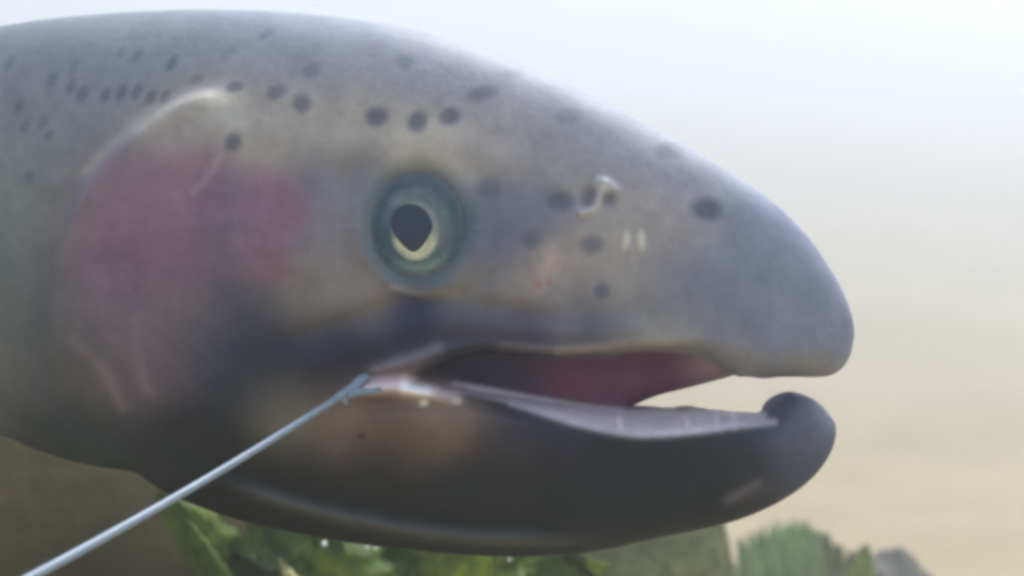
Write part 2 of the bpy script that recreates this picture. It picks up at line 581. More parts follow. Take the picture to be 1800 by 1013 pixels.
# pale lips
blend(vline([(660, 652), (700, 638), (740, 624), (770, 612)], 12) * 0.38, (160, 156, 164))
blend(vline([(880, 608), (930, 613), (990, 617)], 8) * 0.3, (150, 144, 150))
blend(vline([(980, 618), (1040, 614), (1120, 606), (1180, 604)], 8) * 0.5, (176, 166, 168))
blend(blob(690, 664, 46, 8, -4, 0.6, 0.9), (128, 108, 106))
lowlip = spline([(800, 680), (870, 694), (950, 712), (1030, 728), (1100, 738), (1180, 742), (1260, 738), (1340, 735)], 6, False)
band = np.interp(pu, [780, 900, 1050, 1150, 1250, 1350, 1372], [8, 11, 17, 22, 17, 9, 2])
dband = seg_dist(pu, pv, lowlip, False)
blend(sstep((band + 6 - dband) / 12) * 0.9 * (pu < 1390), (202, 190, 198))
blend(vline([(900, 708), (1000, 740), (1080, 758), (1140, 764), (1220, 758), (1300, 748), (1360, 742)], 7) * 0.7, (222, 212, 218))
for a, b in ((1207, 742), (1090, 745), (1290, 738), (1262, 742)):
    blend(blob(a, b, 5, 14, -8, 0.7, 0.8), (232, 216, 222))
blend(vline([(1190, 716), (1215, 714), (1245, 720)], 5) * 0.6, (110, 96, 108))
# raw, pale corner of the mouth, highlights and glints painted on
blend(vline([(640, 680), (690, 676), (740, 680), (800, 690)], 14) * 0.9, (232, 206, 204))
blend(vline([(715, 680), (748, 684)], 13), (255, 246, 244))
blend(blob(650, 686, 14, 6, 0, 0.9, 0.8), (250, 240, 238))
blend(blob(745, 708, 7, 6, 0, 0.8, 0.9), (240, 226, 214))  # small glints painted as pale dots, here and below
blend(blob(803, 704, 8, 6, 0, 0.7, 0.9), (226, 216, 186))
blend(blob(660, 702, 30, 6, 4, 0.5, 0.9), (70, 52, 56))
blend(blob(635, 766, 7, 6, 0, 0.8, 0.8), (64, 44, 46))
# gill cover rim with its highlight painted in, and the creases of the cheek
blend(vline([(250, 220), (300, 188), (350, 168), (400, 170), (418, 182)], 17) * 0.5, (196, 188, 174))
blend(blob(385, 172, 34, 12, 0, 0.5, 0.9), (214, 206, 188))  # light caught by the raised edge, painted
blend(vline([(150, 300), (200, 252), (260, 210)], 10) * 0.5, (172, 166, 156))
blend(vline([(390, 272), (366, 308), (338, 338)], 7) * 0.3, (182, 168, 170))
blend(vline([(130, 600), (180, 650), (215, 715)], 13) * 0.22, (164, 150, 148))
blend(vline([(236, 570), (242, 640), (262, 690)], 12) * 0.18, (160, 146, 148))
# nostril with the shade of its pits painted dark, scars on the snout
blend(blob(1064, 328, 16, 11, 20, 0.8, 0.8), (206, 212, 216))
blend(vline([(1056, 340), (1048, 364), (1024, 374)], 7) * 0.7, (190, 184, 180))
blend(blob(1034, 347, 13, 19, 20, 0.6, 0.6), (84, 80, 96))
blend(blob(1070, 350, 11, 14, 20, 0.6, 0.6), (88, 86, 102))
blend(blob(1100, 424, 6, 14, 8, 0.8, 0.8), (218, 210, 190))
blend(blob(1127, 424, 7, 16, 0, 0.75, 0.8), (214, 212, 190))
blend(blob(965, 470, 14, 34, 20, 0.5, 0.9), (190, 170, 158))
blend(blob(945, 500, 8, 6, 0, 0.5, 0.9), (160, 96, 100))
blend(blob(965, 496, 6, 6, 0, 0.5, 0.9), (160, 96, 100))
# skin round the eye
ee = np.sqrt((pu - EYE_U) ** 2 + ((pv - EYE_V) / 1.1) ** 2)
blend(np.exp(-((ee - 84) / 22) ** 2) * 0.75, (84, 104, 110))
blend(vline([(690, 505), (740, 516), (800, 516)], 7) * 0.35, (176, 164, 152))
# throat ridge, scrape on the chin
blend(vline([(400, 848), (470, 872), (560, 899), (660, 921), (760, 938), (880, 947), (1010, 946), (1090, 936)], 13) * sstep((1120 - pu) / 260) * sstep((pu - 360) / 120) * 0.5, (104, 108, 108))
blend(vline([(1278, 880), (1300, 868), (1332, 850)], 9) * 0.4, (124, 118, 122))
blend(blob(1325, 868, 34, 16, -25, 0.3, 0.95), (96, 86, 92))
# black spots
SP = [(662, 205, 20, 17, -10, .9), (734, 214, 16, 19, 25, .9), (790, 205, 18, 15, -10, .85), (850, 163, 26, 13, -12, .6), (530, 182, 16, 16, 0, .8),
      (485, 162, 18, 12, -25, .7), (547, 125, 15, 12, -20, .5), (412, 153, 15, 9, -10, .7), (410, 250, 14, 17, 25, .8), (713, 108, 16, 12, 0, .45),
      (1000, 205, 22, 14, 0, .45), (1175, 265, 24, 14, 0, .55), (1243, 368, 27, 20, 5, .95), (858, 330, 22, 18, 0, .55), (986, 354, 24, 17, 0, .75),
      (935, 422, 18, 17, 0, .65), (1040, 430, 20, 16, 0, .7), (1058, 512, 14, 14, 0, .75), (905, 128, 18, 9, 0, .3), (1330, 560, 20, 12, 0, .0),
      (145, 165, 10, 17, 25, .6), (185, 168, 8, 15, 25, .6), (213, 163, 8, 15, 25, .65), (241, 160, 8, 15, 25, .6), (265, 172, 9, 15, 30, .6), (290, 170, 8, 14, 30, .55),
      (302, 112, 8, 16, 35, .6), (240, 100, 7, 14, 35, .4), (212, 92, 6, 12, 35, .35), (90, 142, 9, 18, 30, .5), (124, 152, 8, 14, 25, .5), (74, 215, 9, 14, 30, .5),
      (84, 238, 8, 12, 30, .5), (42, 222, 9, 15, 30, .45), (30, 185, 8, 14, 30, .4), (128, 120, 7, 14, 30, .35), (468, 60, 16, 7, -40, .35), (400, 95, 18, 8, -35, .35),
      (345, 140, 14, 8, -20, .35), (48, 312, 9, 12, 20, .4), (-40, 150, 9, 16, 25, .5), (-80, 220, 9, 16, 25, .5), (-130, 130, 10, 16, 25, .5), (14, 110, 8, 15, 30, .4)]
for (a, b, rx, ry, an, st_) in SP:
    blend(blob(a, b, rx, ry, an, st_ * 0.85, 0.5), (74, 82, 100))
for _ in range(170):                     # spots on the back, behind the part the photograph shows
    a, b = random.uniform(-3000, -160), random.uniform(80, 400)
    blend(blob(a, b, random.uniform(9, 15), random.uniform(12, 19), 25, 0.7, 0.4), (56, 62, 72))

# ------------------------------------------------------------------ fish mesh
bend = lambda x: np.where(x < 320, 0.00011 * (320 - x) ** 2, 0.0) * np.where(x < -1200, 1.0, 1.0)
def fish_world(p):
    """local side-view coordinates to metres round the fish's own origin"""
    y = p[:, 1] + bend(p[:, 0])
    return np.stack([(p[:, 0] - CX) * S, y * S, (CY - p[:, 2]) * S], 1)

skin, nt, b, out = new_mat('trout_skin')
at = nt.nodes.new('ShaderNodeAttribute')
at.attribute_name = 'skin_colour'
tc = nt.nodes.new('ShaderNodeTexCoord')
n1 = noise_tex(nt, tc.outputs['Object'], 95.0, 5.0, 0.6)
n2 = noise_tex(nt, tc.outputs['Object'], 420.0, 3.0, 0.6)
r1 = ramp(nt, n1.outputs['Fac'], [(0.3, (0.70, 0.70, 0.73)), (0.7, (1.30, 1.28, 1.24))])
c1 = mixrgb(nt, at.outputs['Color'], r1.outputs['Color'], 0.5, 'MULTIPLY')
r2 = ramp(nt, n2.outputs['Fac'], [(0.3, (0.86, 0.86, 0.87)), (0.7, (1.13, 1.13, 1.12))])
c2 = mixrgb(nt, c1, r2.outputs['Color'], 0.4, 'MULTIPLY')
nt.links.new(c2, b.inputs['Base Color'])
b.inputs['Roughness'].default_value = 0.55
b.inputs['Specular IOR Level'].default_value = 0.16
b.inputs['Subsurface Weight'].default_value = 0.0
vor = nt.nodes.new('ShaderNodeTexVoronoi')
vor.inputs['Scale'].default_value = 640.0
nt.links.new(tc.outputs['Object'], vor.inputs['Vector'])
add = nt.nodes.new('ShaderNodeMath')
add.operation = 'MULTIPLY_ADD'
add.inputs[1].default_value = 0.35
nt.links.new(vor.outputs['Distance'], add.inputs[0])
nt.links.new(n2.outputs['Fac'], add.inputs[2])
bump(nt, b, add.outputs[0], 0.16, 0.0006)

FISH_AT = Vector((0, 0, EYE_H))
wpts = fish_world(pts)
me = bpy.data.meshes.new('trout')
me.vertices.add(len(wpts))
me.vertices.foreach_set('co', wpts.astype(np.float32).ravel())
nq = len(quads)
me.loops.add(nq * 4)
me.loops.foreach_set('vertex_index', quads.astype(np.int32).ravel())
me.polygons.add(nq)
me.polygons.foreach_set('loop_start', np.arange(0, nq * 4, 4, dtype=np.int32))
me.polygons.foreach_set('loop_total', np.full(nq, 4, dtype=np.int32))
me.update(calc_edges=True)
me.validate()
me.polygons.foreach_set('use_smooth', np.ones(len(me.polygons), dtype=bool))
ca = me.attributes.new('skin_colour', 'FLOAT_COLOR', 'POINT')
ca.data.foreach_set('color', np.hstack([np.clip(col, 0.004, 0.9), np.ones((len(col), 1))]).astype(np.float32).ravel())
me.materials.append(skin)
trout = bpy.data.objects.new('trout', me)
trout.location = FISH_AT
scene.collection.objects.link(trout)
tag(trout, 'large grey spotted trout with pink gill cover, open mouth and hooked lower jaw', 'fish')

# which way is out: turn faces if the mesh came out inside-out
v0 = wpts[quads[:, 0]]; v1 = wpts[quads[:, 1]]; v2 = wpts[quads[:, 2]]
vol = np.einsum('ij,ij->i', v0, np.cross(v1, v2)).sum()
if vol < 0:
    me.flip_normals()

def flank(u, v):
    """half width and side-view position of the flank under the point that shows at u, v"""
    x, z = u, v
    for _ in range(8):
        hh = math.sqrt(max(float(sample(H, np.array([x]), np.array([z]))[0]), 0))
        x = CX + (u - CX) * (D - hh) / D
        z = CY + (v - CY) * (D - hh) / D
    return x, z, hh

# ------------------------------------------------------------------ eyes
def gloss_mat(name, rgb, rough, scale=900.0, var=0.25, coat=0.3):
    m, nt, b, out = new_mat(name)
    tc = nt.nodes.new('ShaderNodeTexCoord')
    n = noise_tex(nt, tc.outputs['Object'], scale, 3.0, 0.6)
    c = lin(rgb)
    r = ramp(nt, n.outputs['Fac'], [(0.25, tuple(c * (1 - var))), (0.75, tuple(np.minimum(c * (1 + var), 1)))])
    nt.links.new(r.outputs['Color'], b.inputs['Base Color'])
    b.inputs['Roughness'].default_value = rough
    b.inputs['Specular IOR Level'].default_value = 0.3
    b.inputs['Coat Weight'].default_value = coat
    b.inputs['Coat Roughness'].default_value = 0.25
    return m

m_eye, nt, b, out = new_mat('eye_surface')
at = nt.nodes.new('ShaderNodeAttribute')
at.attribute_name = 'eye_colour'
tc = nt.nodes.new('ShaderNodeTexCoord')
n1 = noise_tex(nt, tc.outputs['Object'], 330.0, 3.0, 0.6)
r1 = ramp(nt, n1.outputs['Fac'], [(0.3, (0.62, 0.66, 0.70)), (0.7, (1.35, 1.32, 1.25))])
nt.links.new(mixrgb(nt, at.outputs['Color'], r1.outputs['Color'], 0.7, 'MULTIPLY'), b.inputs['Base Color'])
b.inputs['Roughness'].default_value = 0.45
b.inputs['Specular IOR Level'].default_value = 0.2
m_pupil = gloss_mat('eye_pupil', (24, 40, 62), 0.35, 300, 0.1)

ex, ez, eh = flank(EYE_U, EYE_V)
eh = math.sqrt(float(sample(H, np.array([ex + 90.0]), np.array([ez]))[0])) * 0.5 + math.sqrt(float(sample(H, np.array([ex - 90.0]), np.array([ez]))[0])) * 0.5
slope = (math.sqrt(float(sample(H, np.array([ex + 90.0]), np.array([ez]))[0])) - math.sqrt(float(sample(H, np.array([ex - 90.0]), np.array([ez]))[0]))) / 180.0
slope_v = (math.sqrt(float(sample(H, np.array([ex]), np.array([ez + 100.0]))[0])) - math.sqrt(float(sample(H, np.array([ex]), np.array([ez - 100.0]))[0]))) / 200.0

def dome(outline_out, outline_in, height, side, rings=10):
    """cap that follows the flank, between two closed outlines round the eye's centre"""
    V_, F_ = [], []
    n = len(outline_out)
    for r in range(rings + 1):
        t = r / rings
        for i in range(n):
            du = outline_in[i][0] + (outline_out[i][0] - outline_in[i][0]) * t
            dv = outline_in[i][1] + (outline_out[i][1] - outline_in[i][1]) * t
            rad = math.hypot(du / 80.0, dv / 88.0)
            yy = eh + slope * du + slope_v * dv + height(rad)
            V_.append(((ex + du - CX) * S, -side * yy * S, (CY - ez - dv) * S))
    for r in range(rings):
        for i in range(n):
            j = (i + 1) % n
            q_ = (r * n + i, r * n + j, (r + 1) * n + j, (r + 1) * n + i)
            F_.append(q_ if side > 0 else q_[::-1])
    if all(abs(p[0]) < 1e-6 and abs(p[1]) < 1e-6 for p in outline_in):
        pass
    return V_, F_

def ring(rx, ry, n=56, cu=0.0, cv=0.0):
    return [(cu + rx * math.cos(2 * math.pi * i / n), cv + ry * math.sin(2 * math.pi * i / n)) for i in range(n)]
def tear(n=56):
    # rounded above, drawn to a point below
    o = []
    for i in range(n):
        a = 2 * math.pi * i / n
        x_, y_ = math.cos(a), math.sin(a)
        w = 34 * (1 - 0.42 * max(0, y_) ** 1.2)
        o.append((-9 + w * x_ + 3 * y_, 2 + (42 if y_ > 0 else 37) * y_))
    return o
capz = lambda rad: -13 + 20 * math.sqrt(max(0, 1 - min(rad, 1) ** 2))
def eye_paint(o, fn):
    ca = o.data.attributes.new('eye_colour', 'FLOAT_COLOR', 'POINT')
    for i, v_ in enumerate(o.data.vertices):
        du, dv = v_.co.x / S + CX - ex, CY - v_.co.z / S - ez
        ca.data[i].color = (*lin(fn(du, dv)), 1)
def mixc(a, b, t):
    t = min(max(t, 0.0), 1.0)
    t = t * t * (3 - 2 * t)
    return tuple(a[i] + (b[i] - a[i]) * t for i in range(3))
def eye_col(du, dv):
    r_ = math.hypot(du / 80.0, dv / 88.0)
    an = math.atan2(dv, du)                       # + is below
    c_ = mixc((98, 114, 114), (68, 88, 94), (r_ - 0.5) / 0.3)
    c_ = mixc(c_, (56, 80, 92), max(0, -math.cos(an)) * 0.8 * (1 if r_ > 0.45 else 0))
    c_ = mixc(c_, (118, 134, 130), max(0, math.sin(an + 0.15)) ** 3 * math.exp(-((r_ - 0.80) / 0.10) ** 2))
    c_ = mixc(c_, (112, 124, 126), max(0, math.sin(-an - 0.6)) ** 2 * math.exp(-((r_ - 0.62) / 0.14) ** 2) * 0.8)
    return mixc(c_, (104, 108, 116), (r_ - 0.84) / 0.16)
def iris_col(du, dv):
    an = math.atan2(dv - 4, du + 6)
    r_ = math.hypot((du + 3) / 40.0, (dv - 8) / 50.0)
    low = max(0, math.sin(an + 0.05)) ** 0.7
    c_ = mixc((118, 126, 126), (212, 208, 172), low)
    c_ = mixc(c_, (150, 150, 146), max(0, math.cos(an + 0.5)) * 0.7 * (1 - low))
    c_ = mixc(c_, (92, 112, 116), max(0, -math.cos(an)) ** 2 * (1 - low))
    return mixc(c_, (98, 112, 112), (r_ - 0.86) / 0.22)
for side in (1, -1):
    Vv, Ff = dome(ring(86, 95), ring(0.5, 0.5), lambda r_: capz(r_), side, 22)
    eye = mesh_obj('eye', Vv, Ff, m_eye, trout)
    eye_paint(eye, eye_col)
    Vv, Ff = dome(ring(42, 52, cu=-3, cv=8), [(-6, 4)] * 56, lambda r_: capz(r_) + 0.9, side, 16)
    o2 = mesh_obj('iris', Vv, Ff, m_eye, eye)
    eye_paint(o2, iris_col)
    Vv, Ff = dome(tear(), [(-9, 0)] * 56, lambda r_: capz(r_) + 2.0, side, 8)
    o3 = mesh_obj('pupil', Vv, Ff, m_pupil, eye)

# ------------------------------------------------------------------ fins (behind the part the photograph shows)
m_fin = gloss_mat('fin_skin', (118, 116, 112), 0.45, 140, 0.35, 0.1)
def fin(name, base, tips, thick=6.0, splay=0.0, side=0):
    """fan of rays: base and tips are polylines (u, v, y) of the same length"""
    n = 36
    B = spline(base, 12, False); T = spline(tips, 12, False)
    bi = np.linspace(0, len(B) - 1, n); ti_ = np.linspace(0, len(T) - 1, n)
    Bq = np.stack([np.interp(bi, np.arange(len(B)), B[:, m]) for m in range(3)], 1)
    Tq = np.stack([np.interp(ti_, np.arange(len(T)), T[:, m]) for m in range(3)], 1)
    nr = 10
    V_, F_ = [], []
    for s_ in (1, -1):
        for r in range(nr + 1):
            t = r / nr
            p = Bq * (1 - t) + Tq * t
            p[:, 0:2] += 0
            th = thick * (1 - 0.85 * t) * (0.75 + 0.25 * np.cos(np.arange(n) * math.pi))
            wav = 8 * t * np.sin(np.arange(n) * 0.5)
            p = p.copy()
            p[:, 2] += s_ * th + wav
            q_ = fish_world(np.stack([p[:, 0], p[:, 2], p[:, 1]], 1))
            V_ += [tuple(a) for a in q_]
    off = (nr + 1) * n
    for r in range(nr):
        for i in range(n - 1):
            a, b_, c_, d_ = r * n + i, r * n + i + 1, (r + 1) * n + i + 1, (r + 1) * n + i
            F_.append((a, b_, c_, d_)); F_.append((off + d_, off + c_, off + b_, off + a))
    for i in range(n - 1):
        a, b_ = nr * n + i, nr * n + i + 1
        F_.append((a, b_, off + b_, off + a))
    for e in (0, n - 1):
        for r in range(nr):
            a, b_ = r * n + e, (r + 1) * n + e
            F_.append((a, b_, off + b_, off + a))
    return mesh_obj(name, V_, F_, m_fin, trout)
fin('dorsal_fin', [(-1180, 130, 0), (-1350, 146, 0), (-1560, 160, 0)], [(-1260, -110, 0), (-1480, -90, 0), (-1700, 20, 0)])
fin('adipose_fin', [(-2380, 258, 0), (-2430, 266, 0), (-2480, 272, 0)], [(-2450, 190, 0), (-2500, 186, 0), (-2540, 200, 0)], 12)
fin('anal_fin', [(-2050, 590, 0), (-2200, 572, 0), (-2330, 552, 0)], [(-2180, 800, 0), (-2330, 740, 0), (-2440, 640, 0)])
fin('tail_fin', [(-3090, 325, 0), (-3120, 390, 0), (-3090, 458, 0)], [(-3620, 60, 0), (-3480, 390, 0), (-3620, 730, 0)], 14)
for s_ in (-1, 1):
    fin('pectoral_fin', [(-150, 668, s_ * 96), (-190, 676, s_ * 88), (-230, 680, s_ * 80)], [(-520, 742, s_ * 190), (-500, 770, s_ * 170), (-440, 790, s_ * 130)], 5)
    fin('pelvic_fin', [(-1480, 642, s_ * 50), (-1540, 636, s_ * 46), (-1600, 630, s_ * 40)], [(-1720, 740, s_ * 110), (-1740, 770, s_ * 90), (-1700, 780, s_ * 60)], 5)

# ------------------------------------------------------------------ fishing line tied at the corner of the mouth
m_line = gloss_mat('line_coating', (122, 137, 150), 0.45, 300, 0.12, 0.1)
def tube(path, radii, n=12, caps=True):
    V_, F_ = [], []
    path = [Vector(p) for p in path]
    up = Vector((0, 0, 1))
    for i, p in enumerate(path):
        d_ = (path[min(i + 1, len(path) - 1)] - path[max(i - 1, 0)]).normalized()
        a = d_.cross(up)
        if a.length < 1e-4:
            a = d_.cross(Vector((1, 0, 0)))
        a.normalize()
        c_ = a.cross(d_)
        for k_ in range(n):
            w = 2 * math.pi * k_ / n
            V_.append(p + (a * math.cos(w) + c_ * math.sin(w)) * radii[i])
    for i in range(len(path) - 1):
        for k_ in range(n):
            F_.append((i * n + k_, i * n + (k_ + 1) % n, (i + 1) * n + (k_ + 1) % n, (i + 1) * n + k_))
    if caps:
        F_.append(tuple(range(n))[::-1])
        F_.append(tuple((len(path) - 1) * n + k_ for k_ in range(n)))
    return V_, F_

fx, fz, fh = flank(626, 679)
A = W(fx, fz, -fh - 22)
distA = A.y + D * S
Bp = WP(-160, 1128, distA * 0.68)
mid = []
N = 90
EXT = 3.4                       # the line runs on, past the lens, towards the rod
for i in range(N + 1):
    t = i / N
    p = A + (Bp - A) * (t * EXT)
    p.z -= 0.0016 * math.sin(math.pi * min(t * EXT, 1.0))
    mid.append(p)
Vv, Ff = tube(mid, [0.00086 + 0.00014 * min(EXT * i / N, 1.0) for i in range(N + 1)], 14)
line = mesh_obj('fishing_line', Vv, Ff, m_line)
tag(line, "taut pale blue fishing line leading from the corner of the trout's mouth", 'fishing line')
def flat_tube(pl, r):
    return tube([Vector(p) for p in pl], r, 12)
def on_flank(u, v, lift):
    x_, z_, h_ = flank(u, v)
    return W(x_, z_, -h_ - lift)
kp = [mid[2], mid[1], mid[0], on_flank(632, 672, 20), on_flank(638, 666, 15), on_flank(647, 662, 7)]
mesh_obj('knot', *flat_tube(kp, [0.0009, 0.0012, 0.0014, 0.0014, 0.0013, 0.0010]), m_line, line)
kp = [mid[1] + Vector((0.0006, -0.0003, -0.0004)), on_flank(634, 687, 22), on_flank(646, 688, 20), on_flank(658, 687, 13), on_flank(668, 685, 4)]
mesh_obj('tippet', *flat_tube(kp, [0.0010, 0.0010, 0.0009, 0.0008, 0.0007]), m_line, line)
p0 = mid[1] + Vector((0, -0.0002, -0.0004))
mesh_obj('tag_end', *flat_tube([p0, p0 + Vector((0.0004, -0.0002, -0.0012)), p0 + Vector((0.0009, -0.0002, -0.0021))], [0.0008, 0.0007, 0.0005]), m_line, line)

# ------------------------------------------------------------------ river bed
m_bed, nt, b, out = new_mat('river_silt')
tc = nt.nodes.new('ShaderNodeTexCoord')
na = noise_tex(nt, tc.outputs['Object'], 3.0, 6.0, 0.6)
nb_ = noise_tex(nt, tc.outputs['Object'], 60.0, 4.0, 0.6)
ra = ramp(nt, na.outputs['Fac'], [(0.3, (0.25, 0.20, 0.11)), (0.7, (0.31, 0.255, 0.15))])
rb = ramp(nt, nb_.outputs['Fac'], [(0.3, (0.75, 0.75, 0.75)), (0.7, (1.15, 1.15, 1.15))])
geo = nt.nodes.new('ShaderNodeSeparateXYZ')
nt.links.new(tc.outputs['Object'], geo.inputs[0])
mr = nt.nodes.new('ShaderNodeMapRange')
mr.inputs['From Min'].default_value = 0.15
mr.inputs['From Max'].default_value = 1.6
nt.links.new(geo.outputs['Z'], mr.inputs['Value'])
bank_tone = mixrgb(nt, ra.outputs['Color'], (0.37, 0.367, 0.352), mr.outputs[0])          # tan silt below; cooler, brighter upper light painted into the bank
nt.links.new(mixrgb(nt, bank_tone, rb.outputs['Color'], 0.8, 'MULTIPLY'), b.inputs['Base Color'])
b.inputs['Roughness'].default_value = 0.95
b.inputs['Specular IOR Level'].default_value = 0.1
bump(nt, b, nb_.outputs['Fac'], 0.5, 0.004)
n = 220
V_, F_ = [], []
def grow(t):
    return math.copysign(abs(t) ** 3, t)
for i in range(n + 1):
    for j in range(n + 1):
        x_ = grow(i / n * 2 - 1) * 60 + 0.0
        y_ = grow(j / n * 2 - 1) * 60 + 0.6
        bk = min(max((y_ - 3.0) / 10.0, 0.0), 1.0)       # added bank ahead, a backdrop that gives the haze a smooth bright gradient
        z_ = 4.2 * bk * bk * (3 - 2 * bk) + 0.03 * bk * mnoise.noise(Vector((x_ * 0.6, y_ * 0.6, 9))) + 0.018 * mnoise.noise(Vector((x_ * 1.7, y_ * 1.7, 0.3))) + 0.006 * mnoise.noise(Vector((x_ * 7, y_ * 7, 3)))
        V_.append((x_, y_, z_))
for i in range(n):
    for j in range(n):
        a = i * (n + 1) + j
        F_.append((a, a + n + 1, a + n + 2, a + 1))
bed = mesh_obj('river_bed', V_, F_, m_bed)
tag(bed, kind='structure')

# ------------------------------------------------------------------ dark boulder behind the fish's belly
def rock_mat(name, c1, c2, c3):
    m, nt, b, out = new_mat(name)
    tc = nt.nodes.new('ShaderNodeTexCoord')
    n1 = noise_tex(nt, tc.outputs['Object'], 9.0, 6.0, 0.6)
    n2 = noise_tex(nt, tc.outputs['Object'], 55.0, 5.0, 0.6)
    r = ramp(nt, n1.outputs['Fac'], [(0.3, c1), (0.5, c2), (0.72, c3)])
    r2 = ramp(nt, n2.outputs['Fac'], [(0.3, (0.7, 0.7, 0.7)), (0.7, (1.2, 1.2, 1.2))])
    nt.links.new(mixrgb(nt, r.outputs['Color'], r2.outputs['Color'], 0.8, 'MULTIPLY'), b.inputs['Base Color'])
    b.inputs['Roughness'].default_value = 0.85
    b.inputs['Specular IOR Level'].default_value = 0.15
    bump(nt, b, n2.outputs['Fac'], 0.6, 0.004)
    return m
m_rock = rock_mat('silted_rock', (0.016, 0.012, 0.002), (0.036, 0.027, 0.005), (0.055, 0.043, 0.010))
m_stone = rock_mat('grey_stone', (0.05, 0.05, 0.04), (0.085, 0.084, 0.068), (0.12, 0.118, 0.095))

def boulder(name, loc, size, seed, mat, nlat=40, nlon=64, amp=0.22):
    V_, F_ = [], []
    for i in range(nlat + 1):
        th = math.pi * i / nlat
        for j in range(nlon):
            ph = 2 * math.pi * j / nlon
            d_ = Vector((math.sin(th) * math.cos(ph), math.sin(th) * math.sin(ph), math.cos(th)))
            r_ = 1 + amp * mnoise.noise(d_ * 1.4 + Vector((seed, 0, 0))) + 0.10 * mnoise.noise(d_ * 3.7 + Vector((0, seed, 0))) + 0.03 * mnoise.noise(d_ * 11 + Vector((0, 0, seed)))
            V_.append((d_.x * size[0] * r_, d_.y * size[1] * r_, d_.z * size[2] * r_))
    for i in range(nlat):
        for j in range(nlon):
            k_ = (j + 1) % nlon
            F_.append((i * nlon + j, (i + 1) * nlon + j, (i + 1) * nlon + k_, i * nlon + k_))
    o = mesh_obj(name, V_, F_, mat)
    o.location = loc
    return o

p = WP(20, 880, 0.95)
rk = boulder('boulder', (-0.44, 0.60, 0.18), (0.46, 0.32, 0.45), 3.1, m_rock)
tag(rk, "large dark brown silted boulder behind the trout's belly and the taut line", 'boulder')
p = WP(1562, 1010, 1.75)
rk2 = boulder('stone', (p.x, p.y, p.z - 0.20), (0.088, 0.15, 0.225), 5.2, m_stone, amp=0.10)
tag(rk2, 'grey rounded stone standing beside the pale green ragged fan of leaves', 'stone')

# ------------------------------------------------------------------ water plants
def leaf_mat(name, c1, c2, c3):
    m, nt, b, out = new_mat(name)
    tc = nt.nodes.new('ShaderNodeTexCoord')
    n1 = noise_tex(nt, tc.outputs['Object'], 34.0, 5.0, 0.6)
    n2 = noise_tex(nt, tc.outputs['Object'], 150.0, 4.0, 0.6)
    r = ramp(nt, n1.outputs['Fac'], [(0.32, c1), (0.5, c2), (0.70, c3)])
    r2 = ramp(nt, n2.outputs['Fac'], [(0.3, (0.5, 0.54, 0.5)), (0.7, (1.4, 1.36, 1.25))])
    cc = mixrgb(nt, r.outputs['Color'], r2.outputs['Color'], 0.8, 'MULTIPLY')
    nt.links.new(cc, b.inputs['Base Color'])
    b.inputs['Roughness'].default_value = 0.5
    b.inputs['Specular IOR Level'].default_value = 0.25
    tr = nt.nodes.new('ShaderNodeBsdfTranslucent')
    nt.links.new(cc, tr.inputs['Color'])
    mx = nt.nodes.new('ShaderNodeMixShader')
    mx.inputs[0].default_value = 0.45
    nt.links.new(b.outputs[0], mx.inputs[1])
    nt.links.new(tr.outputs[0], mx.inputs[2])
    nt.links.new(mx.outputs[0], out.inputs['Surface'])
    bump(nt, b, n2.outputs['Fac'], 0.9, 0.003)
    return m
m_leaf = leaf_mat('leaf_green', (0.035, 0.075, 0.008), (0.11, 0.18, 0.016), (0.27, 0.33, 0.04))
m_leaf_d = leaf_mat('leaf_deep_green', (0.012, 0.035, 0.006), (0.025, 0.06, 0.01), (0.05, 0.09, 0.016))
m_leaf_t = leaf_mat('leaf_straw', (0.3, 0.28, 0.12), (0.42, 0.4, 0.18), (0.5, 0.48, 0.24))
m_leaf_y = leaf_mat('leaf_yellow_green', (0.14, 0.24, 0.012), (0.26, 0.35, 0.02), (0.42, 0.44, 0.05))
m_leaf_o = leaf_mat('leaf_olive', (0.15, 0.18, 0.05), (0.22, 0.26, 0.08), (0.32, 0.34, 0.12))
m_leaf_p = leaf_mat('leaf_pale', (0.20, 0.32, 0.11), (0.30, 0.44, 0.16), (0.40, 0.54, 0.22))
m_vein = gloss_mat('leaf_vein', (178, 172, 110), 0.5, 90, 0.3, 0.0)
m_stem = gloss_mat('stem_green', (96, 104, 56), 0.55, 60, 0.3, 0.0)
m_bub = gloss_mat('air_bubble', (236, 240, 236), 0.15, 300, 0.05, 0.6)

